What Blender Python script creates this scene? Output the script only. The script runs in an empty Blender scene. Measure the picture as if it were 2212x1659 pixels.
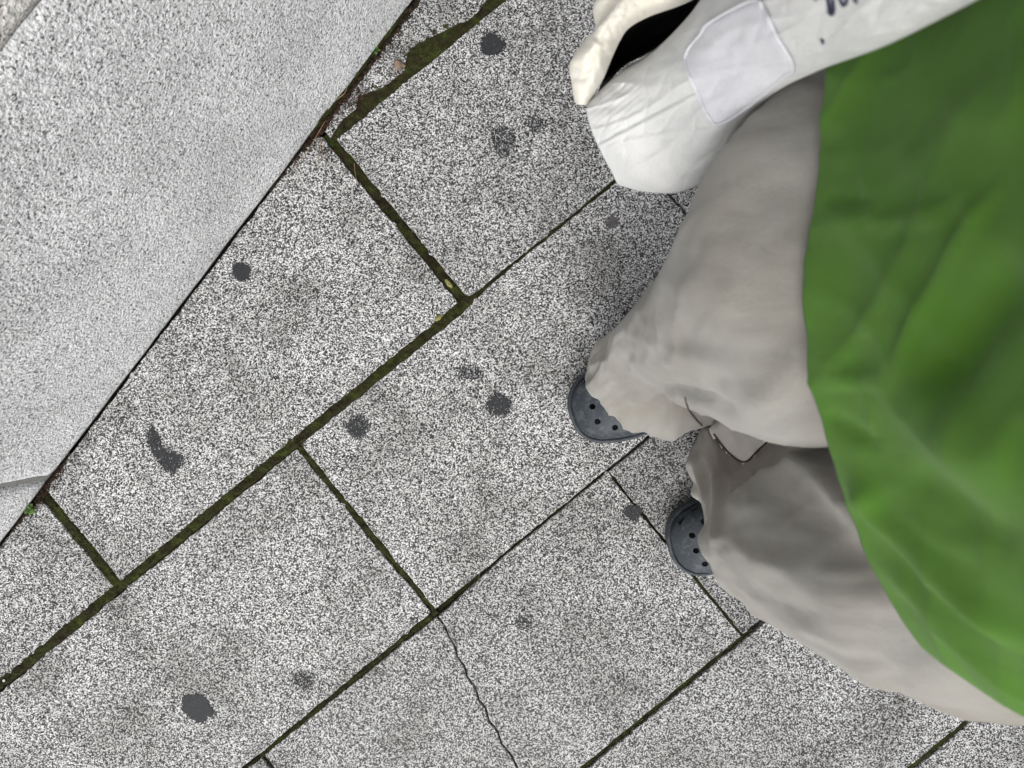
import bpy, bmesh, math, random
import numpy as np
from mathutils import Vector, noise, Matrix
random.seed(7); rng = np.random.default_rng(7)
sc = bpy.context.scene; C = sc.collection
R = math.radians
# ------------------------------------------------------------------ camera
H = 1.2; F = 1597.6                       # camera height (m); focal length in units of a 2212-wide frame
cam = bpy.data.cameras.new('camera'); co = bpy.data.objects.new('camera', cam); C.objects.link(co)
co.location = (0, 0, H); co.rotation_euler = (0, 0, 0)
cam.sensor_width = 36; cam.lens = 26; cam.clip_start = 0.01; cam.clip_end = 300
cam.dof.use_dof = True; cam.dof.focus_distance = 1.19; cam.dof.aperture_fstop = 9.0
sc.camera = co
# ------------------------------------------------------------------ light: overcast day
w = bpy.data.worlds.new('World'); sc.world = w; w.use_nodes = True
nt = w.node_tree; bg = nt.nodes['Background']
sky = nt.nodes.new('ShaderNodeTexSky'); sky.sky_type = 'NISHITA'; sky.sun_disc = False
SE, SR = 42, 186
sky.sun_elevation = R(SE); sky.sun_rotation = R(SR); sky.air_density = 1.0; sky.dust_density = 6.0; sky.ozone_density = 1.0
hs = nt.nodes.new('ShaderNodeHueSaturation'); hs.inputs['Saturation'].default_value = 0.18
nt.links.new(sky.outputs[0], hs.inputs['Color']); nt.links.new(hs.outputs[0], bg.inputs[0])
bg.inputs[1].default_value = 0.14
sun = bpy.data.lights.new('sun', 'SUN'); so = bpy.data.objects.new('sun', sun); C.objects.link(so)
sun.energy = 1.15; sun.angle = R(60); sun.color = (1, 0.985, 0.96)
# the brighter part of the sky lies beyond the lower edge of the frame (-Y)
az = math.atan2(math.cos(R(SR)), math.sin(R(SR)))
d = Vector((math.cos(R(SE))*math.cos(az), math.cos(R(SE))*math.sin(az), math.sin(R(SE))))
so.rotation_euler = d.to_track_quat('Z', 'Y').to_euler()
vs = sc.view_settings; vs.view_transform = 'Standard'; vs.look = 'None'; vs.exposure = 0.24; vs.gamma = 1
# ------------------------------------------------------------------ helpers
def unp(u, v, z=0.0):
    s = (H - z)/F
    return Vector(((u-1106)*s, -(v-829.5)*s, z))
def proj(p):
    s = (H - p[2])/F
    return p[0]/s + 1106, 829.5 - p[1]/s
def tag(o, label=None, cat=None, group=None, kind=None):
    if label: o['label'] = label
    if cat: o['category'] = cat
    if group: o['group'] = group
    if kind: o['kind'] = kind
    return o
def empty(name, loc=(0, 0, 0)):
    o = bpy.data.objects.new(name, None); C.objects.link(o); o.location = loc; o.empty_display_size = .05
    return o
def mesh(name, verts, faces, mat, parent=None, smooth=True):
    m = bpy.data.meshes.new(name); m.from_pydata([tuple(v) for v in verts], [], faces); m.update()
    if smooth: m.polygons.foreach_set('use_smooth', [True]*len(m.polygons))
    if mat: m.materials.append(mat)
    o = bpy.data.objects.new(name, m); C.objects.link(o)
    if parent:
        o.parent = parent
        o.matrix_parent_inverse = Matrix.Translation(-parent_world(parent))
    return o
def parent_world(p):
    v = Vector(p.location)
    if p.parent: pass
    return v if p.type == 'EMPTY' else Vector((0, 0, 0))
def recalc(o):
    bm = bmesh.new(); bm.from_mesh(o.data); bmesh.ops.recalc_face_normals(bm, faces=bm.faces[:]); bm.to_mesh(o.data); bm.free()
def bake(o):
    dg = bpy.context.evaluated_depsgraph_get(); dg.update()
    me = bpy.data.meshes.new_from_object(o.evaluated_get(dg)); mats = list(o.data.materials)
    o.modifiers.clear(); o.data = me
    if not len(me.materials):
        for m in mats: me.materials.append(m)
    me.polygons.foreach_set('use_smooth', [True]*len(me.polygons))
    return o
def cr(p0, p1, p2, p3, t):
    return 0.5*((2*p1)+(p2-p0)*t+(2*p0-5*p1+4*p2-p3)*t*t+(3*p1-p0-3*p2+p3)*t**3)
def spline(pts, n, closed=False):
    pts = [np.array(p, float) for p in pts]; k = len(pts); out = []
    segs = k if closed else k-1
    for i in range(n):
        f = i*segs/n if closed else i*segs/(n-1)
        j = min(int(f), segs-1); t = f-j
        if closed: q = [pts[(j+a) % k] for a in (-1, 0, 1, 2)]
        else: q = [pts[max(0, min(k-1, j+a))] for a in (-1, 0, 1, 2)]
        out.append(cr(*q, t))
    return np.array(out)
def nz(x, y, z): return noise.noise(Vector((x, y, z)))
def fbm(x, y, z, o=3): return noise.fractal(Vector((x, y, z)), 1.0, 2.0, o)
def tube(pts, rad, n=8, cap=True):
    pts = [Vector(p) for p in pts]; vs_, fs = [], []
    if not hasattr(rad, '__len__'): rad = [rad]*len(pts)
    for i, p in enumerate(pts):
        t = (pts[min(i+1, len(pts)-1)]-pts[max(i-1, 0)]).normalized()
        a = t.orthogonal() if i == 0 else (a - t*a.dot(t))
        a.normalize(); b = t.cross(a)
        for k in range(n):
            an = 2*math.pi*k/n; vs_.append(p+(a*math.cos(an)+b*math.sin(an))*rad[i])
    for i in range(len(pts)-1):
        for k in range(n): fs.append((i*n+k, i*n+(k+1) % n, (i+1)*n+(k+1) % n, (i+1)*n+k))
    if cap: fs += [tuple(range(n))[::-1], tuple((len(pts)-1)*n+k for k in range(n))]
    return vs_, fs
def join(parts):
    V, Fc = [], []
    for v, f in parts:
        o = len(V); V += list(v); Fc += [tuple(i+o for i in q) for q in f]
    return V, Fc
def loft(rings, cap0=False, cap1=False):
    n = len(rings[0]); V = [tuple(p) for r in rings for p in r]; Fc = []
    for i in range(len(rings)-1):
        for k in range(n): Fc.append((i*n+k, i*n+(k+1) % n, (i+1)*n+(k+1) % n, (i+1)*n+k))
    if cap0: Fc.append(tuple(range(n))[::-1])
    if cap1: Fc.append(tuple((len(rings)-1)*n+k for k in range(n)))
    return V, Fc
# ------------------------------------------------------------------ materials
def mat(name):
    m = bpy.data.materials.new(name); m.use_nodes = True; t = m.node_tree
    b = t.nodes['Principled BSDF']; b.inputs['Roughness'].default_value = .85
    b.inputs['Specular IOR Level'].default_value = .25
    tc = t.nodes.new('ShaderNodeTexCoord')
    return m, t, b, tc.outputs['Object']
def N(t, ty, **kw):
    n = t.nodes.new('ShaderNode'+ty)
    for k, v in kw.items():
        if k in n.inputs.keys() if hasattr(n.inputs, 'keys') else False: n.inputs[k].default_value = v
        else: setattr(n, k, v)
    return n
def tnoise(t, co, scale, detail=3, rough=.55, dist=0):
    n = t.nodes.new('ShaderNodeTexNoise'); t.links.new(co, n.inputs['Vector'])
    n.inputs['Scale'].default_value = scale; n.inputs['Detail'].default_value = detail; n.inputs['Roughness'].default_value = rough
    n.inputs['Distortion'].default_value = dist
    return n.outputs['Fac']
def ramp(t, fac, stops, interp='LINEAR'):
    n = t.nodes.new('ShaderNodeValToRGB'); n.color_ramp.interpolation = interp; t.links.new(fac, n.inputs[0])
    e = n.color_ramp.elements
    while len(e) < len(stops): e.new(.5)
    for i, (p, c) in enumerate(stops):
        if not hasattr(c, '__len__'): c = (c, c, c)
        e[i].position = p; e[i].color = (*c, 1)
    return n.outputs[0]
def mix(t, a, b, fac, mode='MIX'):
    n = t.nodes.new('ShaderNodeMix'); n.data_type = 'RGBA'; n.blend_type = mode
    for i, x in ((0, fac), (6, a), (7, b)):
        if isinstance(x, bpy.types.NodeSocket): t.links.new(x, n.inputs[i])
        elif i == 0: n.inputs[0].default_value = x
        else: n.inputs[i].default_value = (*x, 1)
    return n.outputs[2]
def bump(t, b, h, dist, strength=1.0, prev=None):
    n = t.nodes.new('ShaderNodeBump'); n.inputs['Distance'].default_value = dist; n.inputs['Strength'].default_value = strength
    t.links.new(h, n.inputs['Height'])
    if prev is not None: t.links.new(prev, n.inputs['Normal'])
    t.links.new(n.outputs[0], b.inputs['Normal']); return n.outputs[0]
def vor(t, co, scale, rnd=1.0, feature='F1', out='Color'):
    n = t.nodes.new('ShaderNodeTexVoronoi'); n.feature = feature; n.inputs['Scale'].default_value = scale
    n.inputs['Randomness'].default_value = rnd; t.links.new(co, n.inputs['Vector']); return n.outputs[out]
def sep(t, c):
    n = t.nodes.new('ShaderNodeSeparateColor'); t.links.new(c, n.inputs[0]); return n.outputs
def warp(t, co, scale, amt):
    n = t.nodes.new('ShaderNodeTexNoise'); n.inputs['Scale'].default_value = scale; t.links.new(co, n.inputs['Vector'])
    s = t.nodes.new('ShaderNodeVectorMath'); s.operation = 'MULTIPLY_ADD'
    t.links.new(n.outputs['Color'], s.inputs[0]); s.inputs[1].default_value = (amt,)*3; t.links.new(co, s.inputs[2])
    return s.outputs[0]
def m_granite():
    m, t, b, co = mat('speckled_granite')
    wc = warp(t, co, 680, .0013)
    g = sep(t, vor(t, wc, 620))[0]
    base = ramp(t, g, [(0, .010), (.27, .022), (.37, .09), (.52, .22), (.66, .52), (1, .86)])
    fine = ramp(t, tnoise(t, co, 900, 2), [(.35, .62), (.65, 1.25)])
    c = mix(t, base, fine, .8, 'MULTIPLY')
    dirt = ramp(t, tnoise(t, co, 7.5, 6, .6, .3), [(.36, (.52, .52, .50)), (.46, (.80, .80, .79)), (.60, (1, 1, 1))])
    c = mix(t, c, dirt, .75, 'MULTIPLY')
    smudge = ramp(t, tnoise(t, co, 24, 4, .6), [(.30, (.45, .44, .42)), (.42, (1, 1, 1))])
    c = mix(t, c, smudge, .55, 'MULTIPLY')
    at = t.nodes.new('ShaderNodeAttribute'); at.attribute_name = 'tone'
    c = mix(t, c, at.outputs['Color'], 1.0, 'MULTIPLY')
    t.links.new(c, b.inputs['Base Color'])
    pits = tnoise(t, co, 300, 3)
    bump(t, b, pits, .0012, .6)
    rr = ramp(t, g, [(0, .38), (1, .75)]); t.links.new(rr, b.inputs['Roughness']); b.inputs['Specular IOR Level'].default_value = .35
    return m
def m_wall(tint=(1, 1, 1), name='hammered_granite'):
    m, t, b, co = mat(name)
    wc = warp(t, co, 260, .003)
    g = sep(t, vor(t, wc, 430))[0]
    base = ramp(t, g, [(0, .10), (.08, .26), (.2, .52), (.5, .66), (1, .80)])
    c = mix(t, base, ramp(t, tnoise(t, co, 160, 3), [(.3, (.80, .80, .80)), (.6, (1.08, 1.08, 1.08))]), .9, 'MULTIPLY')
    c = mix(t, c, ramp(t, tnoise(t, co, 5, 4, .6), [(.36, (.80, .80, .80)), (.56, (1, 1, 1))]), .8, 'MULTIPLY')
    c = mix(t, c, tint, 1.0, 'MULTIPLY')
    t.links.new(c, b.inputs['Base Color'])
    p = bump(t, b, tnoise(t, co, 260, 2, .5), .0035, 1.0)
    bump(t, b, tnoise(t, co, 90, 3), .003, .5, p)
    return m
def m_noisecol(name, stops, scale, bscale=400, bd=.001, bs=.6, rough=.9, spec=.2, detail=5):
    m, t, b, co = mat(name)
    t.links.new(ramp(t, tnoise(t, co, scale, detail, .6), stops), b.inputs['Base Color'])
    if bd: bump(t, b, tnoise(t, co, bscale, 4, .65), bd, bs)
    b.inputs['Roughness'].default_value = rough; b.inputs['Specular IOR Level'].default_value = spec
    return m
def m_moss():
    m, t, b, co = mat('moss')
    a = ramp(t, tnoise(t, co, 42, 5, .7), [(.30, (.020, .013, .007)), (.42, (.024, .020, .008)), (.54, (.032, .036, .008)), (.66, (.046, .060, .009)), (.78, (.085, .10, .018))])
    f = ramp(t, tnoise(t, co, 900, 3, .7), [(.32, (.25, .25, .25)), (.68, (2.0, 2.0, 1.7))])
    c = mix(t, a, f, .9, 'MULTIPLY'); t.links.new(c, b.inputs['Base Color'])
    bump(t, b, tnoise(t, co, 700, 4, .7), .0025, 1.0); b.inputs['Roughness'].default_value = .8
    return m
def m_cloth(name, col, col2, wscale=1400, wd=.0004, sheen=.2, patch=14):
    m, t, b, co = mat(name)
    c = ramp(t, tnoise(t, co, patch, 4, .6), [(.35, col), (.65, col2)])
    wn = tnoise(t, co, wscale, 2)
    c = mix(t, c, ramp(t, wn, [(.3, (.82, .82, .82)), (.7, (1.10, 1.10, 1.10))]), .7, 'MULTIPLY')
    t.links.new(c, b.inputs['Base Color'])
    mp = t.nodes.new('ShaderNodeMapping'); mp.inputs['Scale'].default_value = (1, 1, .35); t.links.new(co, mp.inputs[0])
    p = bump(t, b, wn, wd*1.6, .8)
    bump(t, b, tnoise(t, mp.outputs[0], 28, 3, .5, .4), .006, .35, p)
    b.inputs['Sheen Weight'].default_value = sheen; b.inputs['Roughness'].default_value = .95; b.inputs['Specular IOR Level'].default_value = .1
    return m
MG = m_granite(); MW = m_wall((.97, .985, 1.0)); MW2 = m_wall((.98, .96, .92), 'cream_granite')
MMOSS = m_moss()
MSOIL = m_noisecol('dark_soil', [(.3, (.010, .008, .006)), (.55, (.03, .022, .014)), (.75, (.075, .05, .03))], 160, 300, .003, 1)
MMORT = m_noisecol('grey_mortar', [(.3, (.16, .16, .155)), (.7, (.24, .24, .23))], 120)
MGUM = m_noisecol('old_gum', [(.3, (.018, .020, .022)), (.7, (.036, .038, .042))], 220, 500, .0006, .5, .62, .35)
MGUM2 = m_noisecol('faded_gum', [(.3, (.075, .072, .078)), (.7, (.13, .125, .13))], 220, 500, .0006, .5, .7, .3)
MTROU = m_cloth('beige_cotton', (.248, .232, .204), (.30, .294, .275), patch=8)
MCUFF = m_cloth('cream_cotton', (.82, .81, .76), (.88, .87, .83), patch=60)
MSEAM = m_noisecol('dark_seam', [(.3, (.07, .062, .05)), (.7, (.12, .105, .085))], 200)  # dark colour of the hem stitch lines
MSHIRT = m_cloth('green_jersey', (.058, .150, .013), (.078, .188, .024), patch=7, wscale=2400, wd=.0003, sheen=.1)
MBAG = m_cloth('white_canvas', (.565, .575, .575), (.64, .645, .64), patch=16, wscale=1200)
MRIM = m_cloth('cream_canvas', (.68, .655, .57), (.74, .715, .64), patch=30)
MPATCH = m_cloth('lavender_white_cloth', (.585, .59, .635), (.64, .645, .685), patch=20)
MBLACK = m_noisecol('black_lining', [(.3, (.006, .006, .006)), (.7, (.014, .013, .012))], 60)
MNAVY = m_noisecol('navy_print', [(.3, (.025, .028, .055)), (.7, (.04, .045, .08))], 300, bd=0)
MSKIN = m_noisecol('skin', [(.3, (.40, .20, .13)), (.7, (.52, .29, .20))], 60, 600, .0003, .4, .55, .4)
MHAIR = m_noisecol('dark_hair', [(.3, (.012, .009, .007)), (.7, (.03, .022, .016))], 300, 500, .003, .8, .5, .4)
MEYE = m_noisecol('eye', [(.3, (.7, .68, .65)), (.7, (.75, .73, .7))], 30, bd=0, rough=.3)
MIRIS = m_noisecol('iris', [(.3, (.02, .012, .008)), (.7, (.04, .025, .015))], 30, bd=0, rough=.2)
MLEAF = m_noisecol('weed_leaf', [(.3, (.035, .075, .015)), (.5, (.075, .14, .03)), (.7, (.13, .20, .06))], 180, 500, .001, .4, .6, .3)
MDRY = m_noisecol('dry_leaf', [(.3, (.14, .10, .075)), (.7, (.32, .24, .18))], 200, 500, .001, .5)
MSTRAW = m_noisecol('dry_straw', [(.3, (.26, .17, .10)), (.7, (.46, .34, .21))], 80, bd=0)
MROOT = m_noisecol('brown_debris', [(.3, (.025, .014, .010)), (.55, (.06, .032, .02)), (.8, (.16, .11, .075))], 140)
MPEB = m_noisecol('pale_grit', [(.3, (.5, .5, .46)), (.7, (.8, .8, .76))], 80)
def m_rubber():
    m, t, b, co = mat('slate_rubber')
    a = ramp(t, tnoise(t, co, 30, 4, .6), [(.35, (.022, .028, .035)), (.65, (.034, .042, .051))])
    sc_ = ramp(t, tnoise(t, co, 75, 8, .75, 1.2), [(.50, (0, 0, 0)), (.72, (1, 1, 1))])
    c = mix(t, a, (.15, .165, .175), sc_); 
    n = t.nodes.new('ShaderNodeMix'); n.data_type = 'RGBA'; n.inputs[0].default_value = .55
    t.links.new(a, n.inputs[6]); t.links.new(c, n.inputs[7]); t.links.new(n.outputs[2], b.inputs['Base Color'])
    bump(t, b, tnoise(t, co, 500, 4), .0004, .5); b.inputs['Roughness'].default_value = .55; b.inputs['Specular IOR Level'].default_value = .4
    return m
MRUB = m_rubber()
# ------------------------------------------------------------------ ground and pavement
gm_ = m_noisecol('plain_granite', [(.3, (.2, .2, .2)), (.7, (.32, .32, .31))], 300)
g = mesh('ground', [(-60, -60, -.03), (60, -60, -.03), (60, 60, -.03), (-60, 60, -.03)], [(0, 1, 2, 3)], gm_, smooth=False)
tag(g, kind='structure')
s0 = H/F
E1 = np.array([.7727, -.6347]); E2 = np.array([.6347, .7727]); O = np.array([1005., 655.])
def ab(a, b): return O + E1*a + E2*b           # paving coordinates -> frame units on the ground
rowb = {-5: -2300, -4: -1840, -3: -1380, -2: -920, -1: -460, 0: 0, 1: 474, 2: 939, 3: 1388, 4: 1847}
def rb(i):
    if i in rowb: return rowb[i]
    return rowb[4]+(i-4)*460 if i > 4 else rowb[-5]+(i+5)*460
def cross(row):                                 # one cross-joint offset of a row
    return {-1: 0, 0: -475, 1: 7, 2: -475, -2: -360}.get(row, 0 if row % 2 else -480)
LEN = 966
WB = np.array([897., 0.]); WD = np.array([-.6055, .7958])   # wall foot line
WN = np.array([-WD[1], WD[0]])                               # points away from the pavement (up-left)
if WN[0] > 0: WN = -WN
def rough_outline(poly, step=2.2, amp=1.2, seed=0., chip=2.2):
    pts = []
    k = len(poly)
    for i in range(k):
        a = np.array(poly[i], float); b = np.array(poly[(i+1) % k], float); L = np.linalg.norm(b-a)
        n = max(1, int(L/step)); nn = np.array([(b-a)[1], -(b-a)[0]])/max(L, 1e-6)
        for j in range(n):
            p = a+(b-a)*j/n
            e = amp*(nz(p[0]*.03+seed, p[1]*.03, seed)*1.6 + nz(p[0]*.12, p[1]*.12+seed, 3.)*1.1 + nz(p[0]*.35, p[1]*.35, seed)*.6)
            c = nz(p[0]*.05+9, p[1]*.05, seed+4)
            if c > .42: e -= chip*(c-.42)*6
            pts.append(p+nn*e)
    return pts
def along(t, off=0): return WB + WD*t - WN*off
SV, SF, TONE = [], [], []
from mathutils.geometry import delaunay_2d_cdt
def add_slab(poly, near, seed, amp=.9, tz=0.0, tone=None):
    if tone is None: tone = .97+.09*math.sin(seed*12.9)
    # order so that the outline runs counter-clockwise in world (frame y is down)
    area = sum(poly[i][0]*poly[(i+1) % len(poly)][1]-poly[(i+1) % len(poly)][0]*poly[i][1] for i in range(len(poly)))
    if area > 0: poly = poly[::-1]
    pts = rough_outline(poly, 2.2, amp, seed) if near else [np.array(p, float) for p in poly]
    n = len(pts); cen = sum(pts)/n
    P = np.array(pts); nx = np.roll(P, -1, 0)-np.roll(P, 1, 0)
    if near:
        for _ in range(4): nx = (nx+np.roll(nx, 1, 0)+np.roll(nx, -1, 0))/3
    nx /= np.maximum(np.linalg.norm(nx, axis=1)[:, None], 1e-6)
    inn = np.stack([-nx[:, 1], nx[:, 0]], 1)
    if np.sum(inn*(cen-P)) < 0: inn = -inn
    loops = []
    for off, z in (((0, -.022), (0, -.0030), (.8, -.0010), (1.8, -.0001)) if near else ((0, -.022), (0, 0))):
        q = P+inn*off
        o = len(SV); loops.append(o)
        for x, y in q: v = unp(x, y, 0); SV.append((v.x, v.y, z+tz))
    for a, b in zip(loops[:-1], loops[1:]):
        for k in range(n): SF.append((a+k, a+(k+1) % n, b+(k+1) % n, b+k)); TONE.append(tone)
    if near:
        q = P+inn*1.7
        r2 = delaunay_2d_cdt([Vector((unp(a, b).x, unp(a, b).y)) for a, b in q], [(i, (i+1) % n) for i in range(n)], [], 1, 1e-7)
        o = len(SV); SV.extend([(v.x, v.y, tz) for v in r2[0]]); SF.extend([tuple(i+o for i in f) for f in r2[2]]); TONE.extend([tone]*len(r2[2]))
    else: SF.append(tuple(loops[-1]+k for k in range(n))); TONE.append(tone)
WID = {(-1, 'top'): 0}
def half(kind, i, side=None):
    return {('row', -1): 13, ('row', 0): 11.5, ('row', 1): 4, ('row', 2): 5.2, ('row', 3): 5}.get((kind, i), 3.5)
hx = {(-1, 0): 11, (-1, -1): 11, (0, 0): 6, (0, 1): 3, (1, 0): 2.6, (1, -1): 3}
seed = 0
for r in range(-9, 14):
    for k in range(-7, 8):
        a0 = cross(r)+LEN*k; a1 = a0+LEN; b0, b1 = rb(r), rb(r+1)
        seed += 1.37
        c = ab((a0+a1)/2, (b0+b1)/2)
        if abs(c[0]-1106) > 4600 or abs(c[1]-830) > 4600: continue
        if (c-WB) @ WN > 1500: continue
        near = abs(c[0]-1106) < 1500 and abs(c[1]-830) < 1300
        ht = half('row', r); hb = half('row', r+1)
        if r == -1 and k == 0: hb = None
        if r == 0 and k == 0: pass
        hl = hx.get((r, k), 3); hr = hx.get((r, k+1), 3)
        if r == -2 and k in (-1, 0): continue
        if r == -1 and k == -1:
            poly = [along(372, 5), np.array((697, 295.)), ab(-10.5, -443), ab(-10.5, -10), ab(-956, -10), ab(-956, -262), along(1325, 1.5)]+[along(q, 1.2+1.5*nz(q*.02, 0, 0)) for q in range(1300, 380, -40)]
        elif r == -1 and k == -2:
            poly = [along(1345, 1.5), ab(-976, -250), ab(-976, -10), ab(-1925, -10), along(2350, 1.5)]
        elif hb is None:                      # slab right of the mossy cross joint: thin joint below it
            poly = [ab(a0+hl, b0+9), ab(a1-hr, b0+9), ab(a1-hr, b1-3.0), ab(a0+170, b1-3.0), ab(a0+hl+14, b1-4.5), ab(a0+hl, b1-10)]
        elif r == 0 and k == 0:             # joint above it is wide on the left, thin on the right
            poly = [ab(a0+hl, b0+9), ab(-30, b0+12), ab(25, b0+8), ab(60, b0+3), ab(300, b0+3.5), ab(a1-hr, b0+5), ab(a1-hr, b1-2.2), ab(a0+480, b1-2), ab(a0+hl, b1-4)]
        elif r == 1 and k == -1:            # cracked slab
            A = [ab(a0+hl, b0+4), ab(-478, b0+4.5)]; crack = [(945, 1332), (960, 1352), (970, 1376), (984, 1400), (987, 1418), (1003, 1440), (1009, 1462), (1026, 1484), (1034, 1512), (1049, 1530), (1055, 1556), (1075, 1580), (1083, 1606), (1103, 1630), (1117, 1659), (1150, 1704), (1165, 1731)]
            left = [ab(a0+hl, b0+4)]+[np.array(p)-np.array([1.3, 0]) for p in crack]+[ab(a0+hl, b1-4.5)]
            right = [np.array(p)+np.array([1.5, 0]) for p in crack]+[ab(a1-hr, b1-4.5), ab(a1-hr, b0+2.2), ab(-300, b0+2.5)]
            add_slab(left, True, seed, .7); add_slab(right, True, seed+.5, .7); continue
        else:
            poly = [ab(a0+hl, b0+ht), ab(a1-hr, b0+ht), ab(a1-hr, b1-hb), ab(a0+hl, b1-hb)]
        add_slab(poly, near, seed, 1.45 if near else 0, tz=random.uniform(-.0008, .0004) if not near else 0, tone=.66 if (r == 1 and k == 0) else None)  # slab around the clogs: darker tone paints in part of the shade there
# wedge slab between the wall and the widest mossy joint, edge traced along the moss
up = [(1100, -32), (1051, 0), (1029, 29), (1006, 47), (990, 49), (960, 66), (930, 80), (903, 93), (880, 112), (876, 135), (874, 152), (852, 170), (822, 190), (795, 199), (774, 208), (768, 236), (742, 255), (722, 284), (714, 300), (702, 284), (722, 246), (756, 203), (806, 138), (903, 9), (930, -28)]
area = sum(up[i][0]*up[(i+1) % len(up)][1]-up[(i+1) % len(up)][0]*up[i][1] for i in range(len(up)))
if area > 0: up = up[::-1]
from mathutils.geometry import delaunay_2d_cdt
q_ = rough_outline([np.array(p) for p in up], 2.2, .5, 55.5, 0); n_ = len(q_)
r2 = delaunay_2d_cdt([Vector((unp(a, b).x, unp(a, b).y)) for a, b in q_], [(i, (i+1) % n_) for i in range(n_)], [], 1, 1e-7)
o_ = len(SV); SV += [(v.x, v.y, -.0004) for v in r2[0]]; SF += [tuple(i+o_ for i in f) for f in r2[2]]
o_ = len(SV)
for z in (-.0004, -.022): SV += [(unp(a, b).x, unp(a, b).y, z) for a, b in q_]
SF += [(o_+k, o_+(k+1) % n_, o_+n_+(k+1) % n_, o_+n_+k) for k in range(n_)]
TONE += [1.0]*(len(SF)-len(TONE))
add_slab([ab(-120+LEN*0+700, -918), ab(1560, -918), ab(1560, -474), ab(700, -474)], False, 1)
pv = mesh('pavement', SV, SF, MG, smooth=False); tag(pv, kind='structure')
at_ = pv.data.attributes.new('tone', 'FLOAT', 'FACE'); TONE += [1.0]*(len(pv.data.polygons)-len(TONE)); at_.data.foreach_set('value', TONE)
bed = mesh('joint_bed', [unp(-3500, -3500, -.0205), unp(5500, -3500, -.0205), unp(5500, 5000, -.0205), unp(-3500, 5000, -.0205)], [(0, 3, 2, 1)], MSOIL, smooth=False)
tag(bed, kind='structure')
# ------------------------------------------------------------------ moss in the joints
MV, MF = [], []
def ribbon(path, widths, zc=-.0015, za=.0022, step=1.6, edge_drop=.004):
    """mossy filling: a strip of bumpy ground; where it sinks below the slab tops it disappears under the slabs"""
    path = [np.array(p, float) for p in path]; seg = []
    for i in range(len(path)-1):
        L = np.linalg.norm(path[i+1]-path[i]); n = max(2, int(L/step))
        for j in range(n):
            t = j/n; seg.append((path[i]*(1-t)+path[i+1]*t, widths[i]*(1-t)+widths[i+1]*t))
    seg.append((path[-1], widths[-1])); n = len(seg); prev = None
    wmax = max(widths); m = max(5, int(wmax/1.3))
    for i in range(n):
        t = seg[min(i+3, n-1)][0]-seg[max(i-3, 0)][0]; t /= np.linalg.norm(t); nn = np.array([-t[1], t[0]])
        row = []
        for k in range(m+1):
            q = (k/m*2-1); wv = seg[i][1]*.5+4.5
            p = seg[i][0]+nn*q*wv
            d_ = abs(q*wv)-seg[i][1]*.5
            x, y = p*s0*1000
            h = zc + za*(nz(x*.11, y*.11, 1.)*1.1+nz(x*.45, y*.45, 2.)*.8+nz(x*1.1, y*1.1, 5.)*.5)
            if d_ > -2: h -= edge_drop*min(1, max(0, (d_+2)/5))*(.6+nz(x*.3, y*.3, 8.))
            v = unp(p[0], p[1], 0); row.append(len(MV)); MV.append((v.x, v.y, max(h, -.02)))
        if prev:
            for k in range(m): MF.append((prev[k], row[k], row[k+1], prev[k+1]))
        prev = row
def tufts(path, widths, zc, dens):
    path = [np.array(p, float) for p in path]
    for i in range(len(path)-1):
        L = np.linalg.norm(path[i+1]-path[i]); t_ = (path[i+1]-path[i])/L; nn = np.array([-t_[1], t_[0]])
        if path[i][1] > 1700 or path[i][0] < -60: continue
        for _ in range(int(L*max(6, widths[i])*dens)):
            f = random.random(); w_ = widths[i]*(1-f)+widths[i+1]*f; p = path[i]+t_*L*f+nn*w_*random.gauss(0, .30)
            if nz(p[0]*.05, p[1]*.05, 12.) < -.12: continue
            v = unp(p[0], p[1], zc); a = random.uniform(0, 6.28); h = random.uniform(.0008, .0026); r_ = random.uniform(.0003, .0007)
            lx, ly = random.gauss(0, .0009), random.gauss(0, .0009); o = len(MV)
            for q in range(3): MV.append((v.x+r_*math.cos(a+q*2.09), v.y+r_*math.sin(a+q*2.09), zc-.001))
            MV.append((v.x+lx, v.y+ly, zc+h)); MF.extend([(o, o+1, o+3), (o+1, o+2, o+3), (o+2, o, o+3)])
def T(*p): return [np.array(q, float) for q in p]
ribbon(T((1112, -22), (1065, 0), (1040, 28), (1008, 52), (955, 82), (910, 112), (890, 135)), [60, 56, 50, 44, 62, 74, 76], zc=-.0012, za=.0018)
tufts(T((1112, -22), (1065, 0), (1040, 28), (1008, 52), (955, 82), (910, 112), (890, 135)), [x*0.45 for x in [60, 56, 50, 44, 62, 74, 76]], -.0012, 0.12)
ribbon(T((890, 132), (874, 157), (846, 178), (796, 211), (772, 236), (738, 266), (716, 297)), [66, 52, 46, 56, 56, 40, 24], zc=-.0014, za=.0018)
tufts(T((890, 132), (874, 157), (846, 178), (796, 211), (772, 236), (738, 266), (716, 297)), [x*0.45 for x in [66, 52, 46, 56, 56, 40, 24]], -.0014, 0.12)
ribbon(T((705, 288), (725, 318), (760, 362), (800, 408), (850, 468), (900, 528), (950, 588), (1003, 652)), [11, 20, 22, 24, 22, 20, 20, 21], zc=-.0035)
tufts(T((705, 288), (725, 318), (760, 362), (800, 408), (850, 468), (900, 528), (950, 588), (1003, 652)), [x*0.9 for x in [11, 20, 22, 24, 22, 20, 20, 21]], -.0022, 0.12)
ribbon(T((1030, 634), (1003, 655), (930, 717), (800, 822), (700, 902), (640, 952), (560, 1018), (420, 1132), (300, 1232), (255, 1266), (180, 1330), (80, 1412), (0, 1475), (-120, 1570)), [9, 24, 22, 22, 22, 22, 19, 19, 17, 18, 24, 24, 17, 15], zc=-.0006)
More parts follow.
